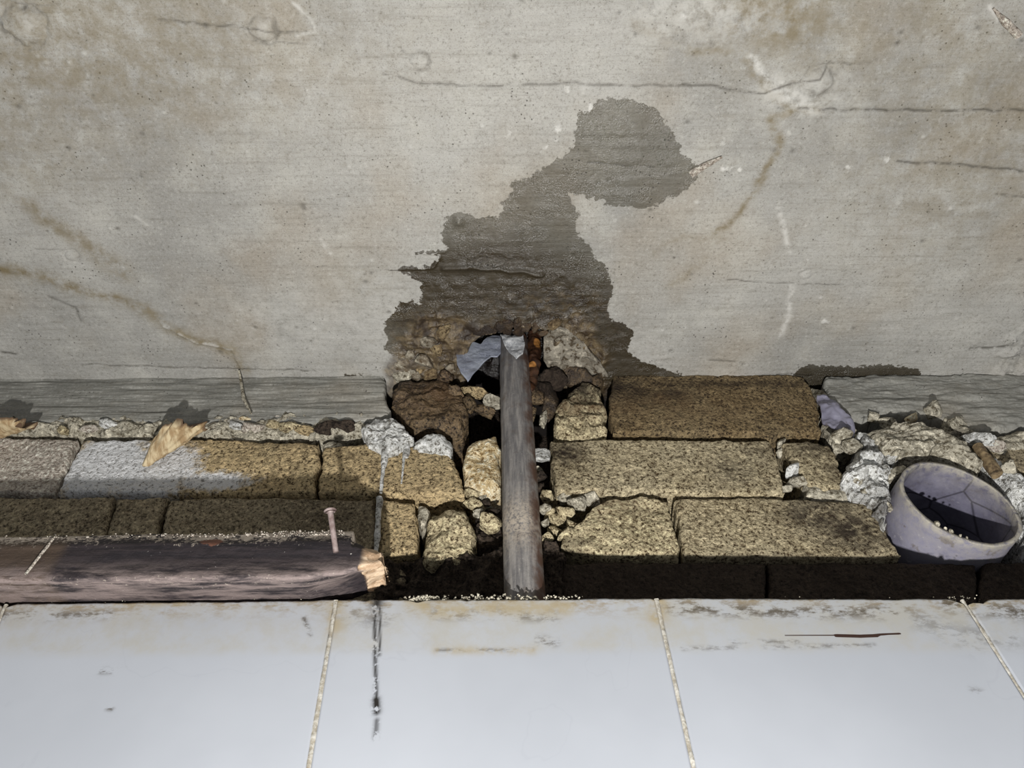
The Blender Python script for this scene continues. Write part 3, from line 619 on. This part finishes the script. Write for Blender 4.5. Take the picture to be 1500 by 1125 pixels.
# crumbs on the tile edge: uncountable
Vs, Ts, off = [], [], 0; rg = random.Random(8)
V0, T0 = ico(1)
for k in range(620):
    if k < 520: px = rg.choice([rg.gauss(720, 60), rg.uniform(600, 850), rg.gauss(620, 12)])
    elif k < 560: px = rg.gauss(1405, 14)
    else: px = rg.uniform(0, 1500)
    big = 1.0 if k < 520 else .5
    q = onY(px, 874, TY+rg.uniform(.0, .006)); zt = np.interp(px, [0, 500, 960, 1500], [onY(0, 882, TY)[2], onY(500, 877, TY)[2], onY(960, 875, TY)[2], onY(1500, 874, TY)[2]])
    r = rg.uniform(.0004, .0014)*big*(1.6 if rg.random() < .08 else 1); V, T = lumpV((q[0], q[1], zt+rg.uniform(-.001, .003)*big), (r, r, r*.8), k, .5, 1)
    Vs.append(V); Ts.append(T0+off); off += len(V)
me = mesh_from('mortar_crumbs', np.concatenate(Vs), np.zeros((0, 4)), np.concatenate(Ts))
for k in ('lime', 'soot_shade', 'rust'): attr(me, k, np.zeros(off))
link('mortar_crumbs', me, M['mortar'], None, kind='stuff', label='pale mortar crumbs scattered along the top edge of the tiles', category='rubble')

# ------------------------------------------------------------------ vertical grey pipe
m = NT('grey_pipe'); a = m.noise(1, 5, .65, m.scale((260, 260, 22))); b2 = m.noise(70, 5, .6); c_ = m.noise(400, 4, .7)
col = m.mix(m.mapr(a, .38, .66), (104, 102, 102), (146, 142, 138)); col = m.mix(m.mapr(b2, .5, .7, 0, .6), col, (96, 82, 70))
col = m.mix(m.mapr(c_, .6, .75, 0, .5), col, (190, 186, 178)); col = m.mix(m.math('MULTIPLY', m.attr('dust'), m.mapr(c_, .35, .6)), col, (188, 176, 160))
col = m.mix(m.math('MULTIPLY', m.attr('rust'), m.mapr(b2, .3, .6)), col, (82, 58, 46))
M['pipe'] = m.out(col, .6, m.bump(c_, .0006, .6, m.bump(a, .0008, .5)), spec=.35)
pY = -.024
pb = onY(769, 880, pY); pt = onY(752, 500, pY); pt[2] = min(pt[2]+.03, CEIL_Z+.03); pb2 = pb.copy(); pb2[2] -= .10
W3 = resample(np.array([pb2, pb, pt]), 260); V, Q, T = tube(W3, .0142, 72, 3, .03)
me = mesh_from('water_pipe', V, Q, T); zd = onY(768, 780, pY)[2]
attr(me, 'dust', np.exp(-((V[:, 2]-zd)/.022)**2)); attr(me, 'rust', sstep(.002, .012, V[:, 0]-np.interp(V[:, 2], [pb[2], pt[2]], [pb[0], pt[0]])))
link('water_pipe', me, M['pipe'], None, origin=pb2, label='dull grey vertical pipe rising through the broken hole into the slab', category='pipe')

# torn plastic membrane about the pipe's top
def sheet(name, out, Z, mat, thick, curl, seed, label, cat, Yplane=None, bow=0., parent=None):
    pts = np.array([(onY(x, y, Yplane) if Yplane is not None else onZ(x, y, Z)) for x, y in out])
    c = pts.mean(0); n = 150; loop = resample(np.r_[pts, pts[:1]], n+1)[:-1]
    loop = loop+np.stack([fbm(loop, .005, 3, seed), 0*loop[:, 0], fbm(loop, .005, 3, seed+3)], 1)*.0006
    rings = np.linspace(0, 1, 26)[1:]; V = [c[None]]+[c+(loop-c)*r for r in rings]; V = np.concatenate(V)
    rr = np.r_[0, np.repeat(rings, n)]
    nm = np.array([0, 0, -1.]) if Yplane is None else np.array([0, -1., 0])
    V = V+nm*(fbm(V, .014, 3, seed)*curl+bow*rr**2)[:, None]
    k = np.arange(n); k2 = (k+1) % n
    T = np.stack([np.zeros(n, int), 1+k, 1+k2], 1); Q = np.concatenate([np.stack([1+i*n+k, 1+(i+1)*n+k, 1+(i+1)*n+k2, 1+i*n+k2], 1) for i in range(24)])
    Vt = V-nm*thick; N = len(V); e0 = 1+24*n
    side = np.stack([e0+k, e0+k+N, e0+k2+N, e0+k2], 1)
    me = mesh_from(name, np.r_[V, Vt], np.r_[Q, Q[:, ::-1]+N, side], np.r_[T, T[:, ::-1]+N])
    if parent is not None:
        for k_ in ('lime', 'soot_shade', 'rust'): attr(me, k_, np.zeros(len(me.vertices)))
        return link(name, me, mat, parent)
    return link(name, me, mat, None, label=label, category=cat)
m = NT('grey_sheet'); g = m.noise(500, 3, .7); sp = m.vor(420)
col = m.mix(m.mapr(m.noise(60, 4), .4, .65), (142, 147, 162), (170, 176, 188)); col = m.mix(m.mapr(sp, .24, .14, 0, .8), col, (205, 208, 214)); col = m.mix(m.mapr(g, .42, .3, 0, .5), col, (80, 84, 98))
M['sheet'] = m.out(col, .55, m.bump(g, .0007, .7))
m = NT('pale_sheet'); g = m.noise(300, 4, .7); M['sheet2'] = m.out(m.mix(m.mapr(g, .35, .65), (150, 152, 156), (205, 206, 206)), .6, m.bump(g, .001, .7))
sheet('plastic_scrap', [(670,503),(690,500),(704,504),(714,494),(722,490),(732,490),(738,500),(736,514),(728,521),(720,520),(708,530),(699,540),(690,552),(685,558),(676,546),(670,535),(668,518)], None, M['sheet'], .0016, .0016, 3,
      'torn blue-grey plastic flap hanging left of the pipe top', 'scrap', Yplane=-.030)
sheet('plastic_scrap', [(733,490),(750,493),(766,492),(769,505),(766,518),(756,524),(746,514),(738,502)], None, M['sheet2'], .0016, .003, 9,
      'small whitish torn plastic flap right of the pipe top', 'scrap', Yplane=-.043)
# rusty bar beside the pipe
m = NT('rust'); g = m.noise(120, 6, .75); o_ = m.noise(38, 3, .5)
col = m.mix(m.mapr(g, .35, .65), (46, 30, 23), (84, 56, 38)); col = m.mix(m.mapr(m.attr('orange'), .3, .6), col, (190, 132, 72))
M['rust'] = m.out(col, .38, m.bump(g, .002, .9), spec=.5)
W3 = resample(np.array([onY(783, 482, -.022), onY(783, 520, -.022), onY(778, 548, -.020), onY(774, 566, -.018)]), 80)
V, Q, T = tube(W3, np.linspace(.0075, .0062, 80), 30, 5, .5); me = mesh_from('rusty_bar', V, Q, T)
q1, q2 = onY(787, 500, -.03), onY(779, 530, -.03)
attr(me, 'orange', np.maximum(np.exp(-(((V[:, 0]-q1[0])/.0035)**2+((V[:, 2]-q1[2])/.0085)**2)), np.exp(-(((V[:, 0]-q2[0])/.0045)**2+((V[:, 2]-q2[2])/.0045)**2)))*1.1*(V[:, 1] < -.022))
link('rusty_bar', me, M['rust'], None, label='rusty reinforcement bar with orange flakes right of the pipe', category='bar')
def blk(px, py, rx, seed, mat='rusty', dz=.004, name='mortar_chunk', par=None, **kw):
    return lump(name, onZ(px, py, CEIL_Z-dz), rx, M[mat], ceiling, seed=seed, **kw)
for k, (px, py, r, mt, so_) in enumerate([(704,486,.008,'rusty',1),(716,482,.009,'rusty',1),(730,478,.010,'rusty',1),(744,474,.009,'rusty',1),(758,474,.010,'rusty',.9),(770,478,.009,'rusty',.8),(784,480,.008,'rusty',.6),(794,488,.007,'rusty',.6),
        (742,484,.007,'dirt_shade',1),(760,486,.008,'dirt_shade',1),(620,528,.014,'mortar',.2),(600,520,.008,'mortar',0),(588,536,.010,'mortar',0),(640,512,.012,'ochre',.3),(660,540,.010,'mortar',.3),(604,546,.010,'mortar',.1),(648,486,.011,'ochre',.5),(624,500,.011,'mortar',.4),(632,548,.012,'ochre',.2),
        (812,474,.009,'ochre',.5),(846,548,.014,'mortar',.5),(872,550,.010,'mortar',.6)]):
    blk(px, py, (r, r*.8, r*.5), 300+k, mt, .000, amp=.45, sub=3, rot=(0, 0, k*1.3), paint={'soot_shade': so_, 'rust': .6}, name='concrete_lump')
sheet('concrete_scab', [(797,500),(806,488),(818,481),(832,486),(848,498),(862,514),(880,534),(892,552),(860,552),(838,546),(820,548),(806,544),(796,528)], CEIL_Z-.005, M['scab'], .010, .007, 31, None, None, parent=ceiling)

# ------------------------------------------------------------------ drain pipe on the right
m = NT('grey_violet_plastic'); g = m.noise(180, 5, .7); dst = m.noise(60, 5, .7)
col = m.mix(m.mapr(m.noise(25, 4), .35, .65), (136, 134, 150), (118, 116, 132)); col = m.mix(m.mapr(dst, .56, .66, 0, .7), col, (86, 76, 66)); col = m.mix(m.mapr(g, .60, .72, 0, .6), col, (186, 184, 190))
nv = m.n.new('ShaderNodeTexVoronoi'); nv.feature = 'DISTANCE_TO_EDGE'; nv.inputs['Scale'].default_value = 24; m.L(m.pos, nv.inputs['Vector'])
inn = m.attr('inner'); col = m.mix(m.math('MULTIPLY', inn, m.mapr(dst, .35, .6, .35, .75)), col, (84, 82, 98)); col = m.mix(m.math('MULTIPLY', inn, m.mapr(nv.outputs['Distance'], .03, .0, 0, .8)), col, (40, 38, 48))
col = m.mix(m.math('MULTIPLY', m.attr('rim'), m.mapr(g, .3, .6)), col, (176, 170, 156))
M['violet'] = m.out(col, .5, m.bump(g, .0006, .6), spec=.4)
Ro, Ri, n = .0448, .0418, 144
cc = onY(1407.4, 733.5, -.020)
nrm = np.array([.13, -.99, 0.]); nrm /= np.linalg.norm(nrm); e1 = np.cross(nrm, [0, 0, 1.]); e1 = e1/np.linalg.norm(e1); e1 = e1 if e1[0] > 0 else -e1; e2 = np.cross(nrm, e1); e2 = e2 if e2[2] > 0 else -e2
prof = [(-.10, Ro*.99, 0), (-.06, Ro*.99, 0), (-.035, Ro*.985, 0), (-.030, Ro*1.0, .1), (-.008, Ro, .3), (-.0015, Ro, 1), (0, Ro*.985, 1), (0, Ri*1.02, 1), (-.001, Ri, 1), (-.010, Ri, .2), (-.03, Ri, 0), (-.06, Ri, 0), (-.20, Ri*.98, 0)]
th = np.linspace(0, 2*np.pi, n, endpoint=False); V = []; rim = []
pp = resample(np.array(prof), 100)
for y_, r_, k_ in pp:
    V.append(cc+nrm*y_+r_*(np.cos(th)[:, None]*e1+np.sin(th)[:, None]*e2)); rim += [k_]*n
V = np.concatenate(V); V += np.stack([fbm(V, .03, 3, 5), fbm(V, .02, 3, 6)*.7, fbm(V, .03, 3, 7)], 1)*.0012
i, j = np.meshgrid(np.arange(99), np.arange(n), indexing='ij'); i = i.ravel(); j = j.ravel(); j2 = (j+1) % n
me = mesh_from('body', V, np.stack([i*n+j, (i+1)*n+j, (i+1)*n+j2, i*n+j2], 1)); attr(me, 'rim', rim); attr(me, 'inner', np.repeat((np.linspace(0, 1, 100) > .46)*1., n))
dp = empty('drain_pipe', cc, label='open grey-violet plastic drain pipe end sticking out of the wall', category='pipe')
link('body', me, M['violet'], dp)
for k, (a_, r) in enumerate([(-140, .0024), (-132, .0016), (-126, .0022), (-118, .0014), (-112, .0012)]):
    a_ = math.radians(a_); lump('grit', cc+e1*math.cos(a_)*.0433+e2*math.sin(a_)*.0433+nrm*.001, (r, r, r*1.2), M['mortar'], dp, seed=400+k, sub=2, amp=.4)
sheet('plastic_scrap', [(1198,574),(1212,574),(1226,582),(1232,596),(1248,606),(1256,622),(1254,632),(1240,624),(1224,622),(1208,612),(1202,592)], None, M['violet'], .002, .006, 21,
      'small grey-violet plastic piece stuck in mortar left of the drain pipe', 'scrap', Yplane=-.011, bow=-.004)
# twig-like rod right above the drain
m = NT('bark'); g = m.noise(1, 5, .7, m.scale((200, 200, 200))); M['bark'] = m.out(m.mix(m.mapr(g, .35, .65), (84, 68, 48), (146, 126, 94)), .85, m.bump(g, .0015, .8))
W3 = resample(np.array([onY(1432, 655, -.010), onY(1446, 672, -.012), onY(1460, 695, -.012)]), 40); V, Q, T = tube(W3, np.linspace(.0045, .0050, 40), 20, 9, .4)
link('twig', mesh_from('twig', V, Q, T), M['bark'], None, label='short brown stick lodged above the right side of the drain pipe', category='stick')

# ------------------------------------------------------------------ timber batten with nail
m = NT('sooty_timber'); g = m.noise(1, 6, .7, m.scale((18, 300, 300))); d1 = m.noise(55, 5, .7); fn = m.noise(420, 3, .7)
col = m.mix(m.mapr(g, .35, .65), (34, 31, 35), (58, 51, 53)); col = m.mix(m.math('MULTIPLY', m.attr('tan'), m.mapr(d1, .25, .5)), col, (84, 70, 58)); col = m.mix(m.math('MULTIPLY', m.attr('smear'), m.mapr(m.noise(1, 5, .7, m.scale((30, 160, 160))), .36, .62)), col, (138, 124, 120))
dust = m.math('ADD', m.math('MULTIPLY', m.attr('dust'), m.mapr(m.noise(90, 5, .75), .3, .62, .25, 1.)), m.math('MULTIPLY', m.math('SUBTRACT', fn, .5), 1.6))
col = m.mix(m.mapr(dust, .35, .7), col, (186, 174, 160)); col = m.mix(m.attr('fresh'), col, m.mix(m.mapr(g, .4, .6), (168, 140, 112), (208, 184, 156)))
col = m.mix(m.mapr(m.math('ADD', m.attr('bark'), m.math('SUBTRACT', d1, .5)), .5, .6), col, (112, 76, 62)); col = m.mix(m.mapr(fn, .70, .76), col, (200, 196, 190))
M['timber'] = m.out(col, .7, m.bump(g, .0010, .6, m.bump(fn, .0008, .7)), spec=.3)
def tz(px, py, Y): return onY(px, py, Y)
xs_px = np.r_[-260, -120, np.linspace(0, 430, 120), np.linspace(432, 547, 110)]
secN = 96; V = []; TA = {k: [] for k in ('smear', 'dust', 'tan', 'fresh', 'bark')}
for xp in xs_px:
    q = onY(xp, 845, -.072)
    ztop = onY(xp, np.interp(xp, [0, 200, 300, 420, 500, 506, 547], [784, 780, 781, 777, 776, 792, 806]), -.066)[2]
    zfb = onY(xp, np.interp(xp, [0, 300, 440, 500, 530, 547], [848, 846, 845, 838, 828, 818]), -.074)[2]
    zbb = onY(xp, np.interp(xp, [0, 300, 440, 500, 530, 547], [871, 868, 866, 852, 840, 826]), -.052)[2]
    x = q[0]; tap = sstep(510, 547, xp)*.35
    yF = -.072+tap*.010
    sec = np.array([(-.030, ztop-.001), (-.060, ztop), (-.066+tap*.01, ztop-.0015), (yF, (ztop*2+zfb)/3), (yF, (ztop+2*zfb)/3), (yF-.001, zfb+.002), (yF+.001, zfb), (-.063, zfb*.5+zbb*.5-.0005), (-.052, zbb), (-.030, zbb+.003)])
    s = resample(np.r_[sec, sec[:1]], secN+1)[:-1]
    V.append(np.stack([np.full(secN, x), s[:, 0], s[:, 1]], 1)); rel = (s[:, 1]-zfb)/(ztop-zfb)
    front = sstep(-.058, -.064, s[:, 0])
    TA['dust'].append(np.maximum(front*sstep(.45, .95, rel)*(1.0 if xp > 230 else .8)*(1 if xp < 506 else .3), np.exp(-((rel-.03)/.06)**2)*.30))
    TA['smear'].append(np.exp(-((rel-.0)/.22)**2)*1.)
    TA['tan'].append(np.full(secN, sstep(80, 60, xp)*.8)*sstep(-.2, .2, .9-rel)); TA['fresh'].append(np.full(secN, sstep(520, 528, xp)))
    TA['bark'].append(front*np.exp(-((xp-285)/32)**2-((rel-.72)/.16)**2)*.7)
m_ = len(xs_px); V = np.concatenate(V); fr = np.concatenate(TA['fresh'])
nz = fbm(V*np.array([.2, 1, 1]), .012, 4, 33); nf = fbm(V, .006, 4, 35)
V[:, 1] += nz*.0012+nf*.0006; V[:, 2] += nz*.0008+nf*.0006+fr*nf*.003
V[:, 0] += fr*fbm(V*np.array([0, 1, 1]), .006, 3, 36)*.006
# chalky kerf line
ka, kb = onY(79, 792, -.072)[[0, 2]], onY(40, 845, -.072)[[0, 2]]; kd = seg_dist(V[:, [0, 2]], np.array([ka, kb]))
i, j = np.meshgrid(np.arange(m_-1), np.arange(secN), indexing='ij'); i = i.ravel(); j = j.ravel(); j2 = (j+1) % secN
c0, c1 = V[:secN].mean(0), V[-secN:].mean(0)+[.001, 0, 0]; N = len(V); k = np.arange(secN); k2 = (k+1) % secN
Vt = np.r_[V, [c0, c1]]
me = mesh_from('body', Vt, np.stack([i*secN+j, i*secN+j2, (i+1)*secN+j2, (i+1)*secN+j], 1)[:, ::-1], np.r_[np.stack([k, k2, np.full(secN, N)], 1), np.stack([(m_-1)*secN+k2, (m_-1)*secN+k, np.full(secN, N+1)], 1)])
for kk, vv in TA.items():
    a_ = np.concatenate(vv)
    attr(me, kk, np.r_[a_, 0, 1 if kk == 'fresh' else 0])
bt = empty('timber_batten', Vt[:secN].mean(0), label='sooty timber batten with a broken right end lying along the tile top', category='timber')
link('body', me, M['timber'], bt)
W3 = resample(np.array([ka[[0]].tolist()+[-.0735]+ka[[1]].tolist(), kb[[0]].tolist()+[-.0745]+kb[[1]].tolist()]), 40); V, Q, T = tube(W3, .0009, 10, 2, .6)
me = mesh_from('chalk_line', V, Q, T); [attr(me, kk, np.zeros(len(V))) for kk in ('lime', 'soot_shade', 'rust')]; link('chalk_line', me, M['beige'], bt)
m = NT('old_nail'); g = m.noise(200, 4, .7); M['nail'] = m.out(m.mix(m.mapr(g, .35, .65), (128, 108, 104), (170, 154, 150)), .6, m.bump(g, .0006, .7), metal=.15)
nb = onY(492.5, 811, -.0715); nh = onY(484, 750, -.082)
nl = np.linalg.norm(nh-nb); rr = [.0019]*30; W3 = resample(np.array([nb, nh]), 30)
V, Q, T = tube(W3, rr, 20, 7, .15); nail = link('nail', mesh_from('nail', V, Q, T), M['nail'], bt, label='bent-headed pale rusty nail')
W3 = resample(np.array([nh, nh+(nh-nb)/nl*.0016]), 4); V, Q, T = tube(W3, [.0034, .0042, .0042, .0036], 24, 7, .1)
me = mesh_from('nail_head', V, Q, T); hd = link('nail_head', me, M['nail'], nail); hd.location = hd.location - bt.location
nail['label'] = 'pale rusty nail'
# chunks of white dust on the top edge of the batten
Vs, Ts, off = [], [], 0
for k in range(420):
    px = rg.choice([rg.uniform(0, 505), rg.uniform(230, 505), rg.uniform(380, 505)]); q = onY(px, np.interp(px, [0, 200, 300, 420, 505], [788, 784, 785, 781, 780])+rg.uniform(-3, 6), -.0675)
    r = rg.uniform(.0003, .0010)*(1.8 if rg.random() < .05 else 1); V, T = lumpV(q, (r, r, r*.8), k, .5, 1); Vs.append(V); Ts.append(T0+off); off += len(V)
me = mesh_from('dust_crumbs', np.concatenate(Vs), np.zeros((0, 4)), np.concatenate(Ts)); [attr(me, kk, np.zeros(off)) for kk in ('lime', 'soot_shade', 'rust')]
link('dust_crumbs', me, M['beige'], bt, kind='stuff')

# ------------------------------------------------------------------ wooden wedges in the band
m = NT('raw_wood'); g = m.noise(1, 5, .65, m.scale((260, 60, 90))); M['rawwood'] = m.out(m.mix(m.attr('bark'), m.mix(m.mapr(g, .38, .62), (158, 132, 96), (206, 188, 152)), (92, 70, 50)), .8, m.bump(g, .0016, .8))
def wedge(tip, base, rx, rz, seed, label, n=64, m_=60):
    tip = np.array(tip); base = np.array(base); V = []; bk = []
    for k in range(m_):
        t = k/(m_-1); r = (.06+.94*t**.75); c = tip+(base-tip)*t
        a = np.linspace(0, 2*np.pi, n, endpoint=False); fl = 1+.10*np.sin(a*9+seed+t)*t+.08*vnoise(np.stack([np.cos(a)*3, np.sin(a)*3, np.full(n, t*2.)], 1), seed)
        V.append(np.stack([c[0]+rx*r*fl*np.cos(a), c[1]+rz*r*fl*np.sin(a)*.8, c[2]+rz*.55*r*fl*np.sin(a)], 1)); bk += [sstep(.90, 1., t)]*n
    V = np.concatenate(V); tt = np.repeat(np.linspace(0, 1, m_), n); V[:, 2] += sstep(.75, 1, tt)*fbm(V*np.array([1, 1, 0]), .006, 3, seed)*.010; V[:, 1] += fbm(V*np.array([1, .3, .15]), .004, 3, seed+2)*.0018
    i, j = np.meshgrid(np.arange(m_-1), np.arange(n), indexing='ij'); i = i.ravel(); j = j.ravel(); j2 = (j+1) % n
    N = len(V); k = np.arange(n); k2 = (k+1) % n; Vt = np.r_[V, [tip, V[-n:].mean(0)]]
    me = mesh_from('wooden_wedge', Vt, np.stack([i*n+j, (i+1)*n+j, (i+1)*n+j2, i*n+j2], 1)[:, ::-1], np.r_[np.stack([k2, k, np.full(n, N)], 1)[:, ::-1], np.stack([(m_-1)*n+k2, (m_-1)*n+k, np.full(n, N+1)], 1)])
    attr(me, 'bark', np.r_[bk, 0, 1]); return link('wooden_wedge', me, M['rawwood'], None, label=label, category='wood')
wedge(onY(211, 684, -.003), onY(272, 624, -.022), .0185, .014, 3, 'splintered pale wooden wedge hanging over the whitewashed brick')
wedge(onY(-30, 650, -.003), onY(8, 622, -.022), .024, .014, 6, 'pinkish wooden stub at the left edge above the beige brick')

# small loose things on the slab
def stick(name, pts, r, mat, label, cat, seed=1):
    W3 = resample(np.array(pts), 40); V, Q, T = tube(W3, np.interp(np.linspace(0, 1, 40), np.linspace(0, 1, len(r)), r), 12, seed, .25)
    me = mesh_from(name, V, Q, T); attr(me, 'bark', np.zeros(len(V))); [attr(me, kk, np.zeros(len(V))) for kk in ('lime', 'soot_shade', 'rust')]
    return link(name, me, mat, None, label=label, category=cat)
stick('wood_splinter', [onZ(1012, 256, CEIL_Z-.002), onZ(1030, 244, CEIL_Z-.003), onZ(1058, 230, CEIL_Z-.004)], [.0036, .0026, .0010], M['beige'], 'pale wood splinter stuck to the slab at the right tip of the wet stain', 'splinter')
stick('straw', [onZ(350, 543, CEIL_Z-.004), onY(353, 560, -.008), onY(357, 585, -.008), onY(368, 606, -.009)], [.0010, .0016, .0016, .0008], M['mortar'], 'thin grey root strand hanging down the concrete band', 'root')
stick('wood_splinter', [onZ(1455, 12, CEIL_Z-.002), onZ(1472, 32, CEIL_Z-.003), onZ(1492, 52, CEIL_Z-.003)], [.0008, .0028, .0030], M['beige'], 'beige flake of wood on the slab in the upper right corner', 'splinter')
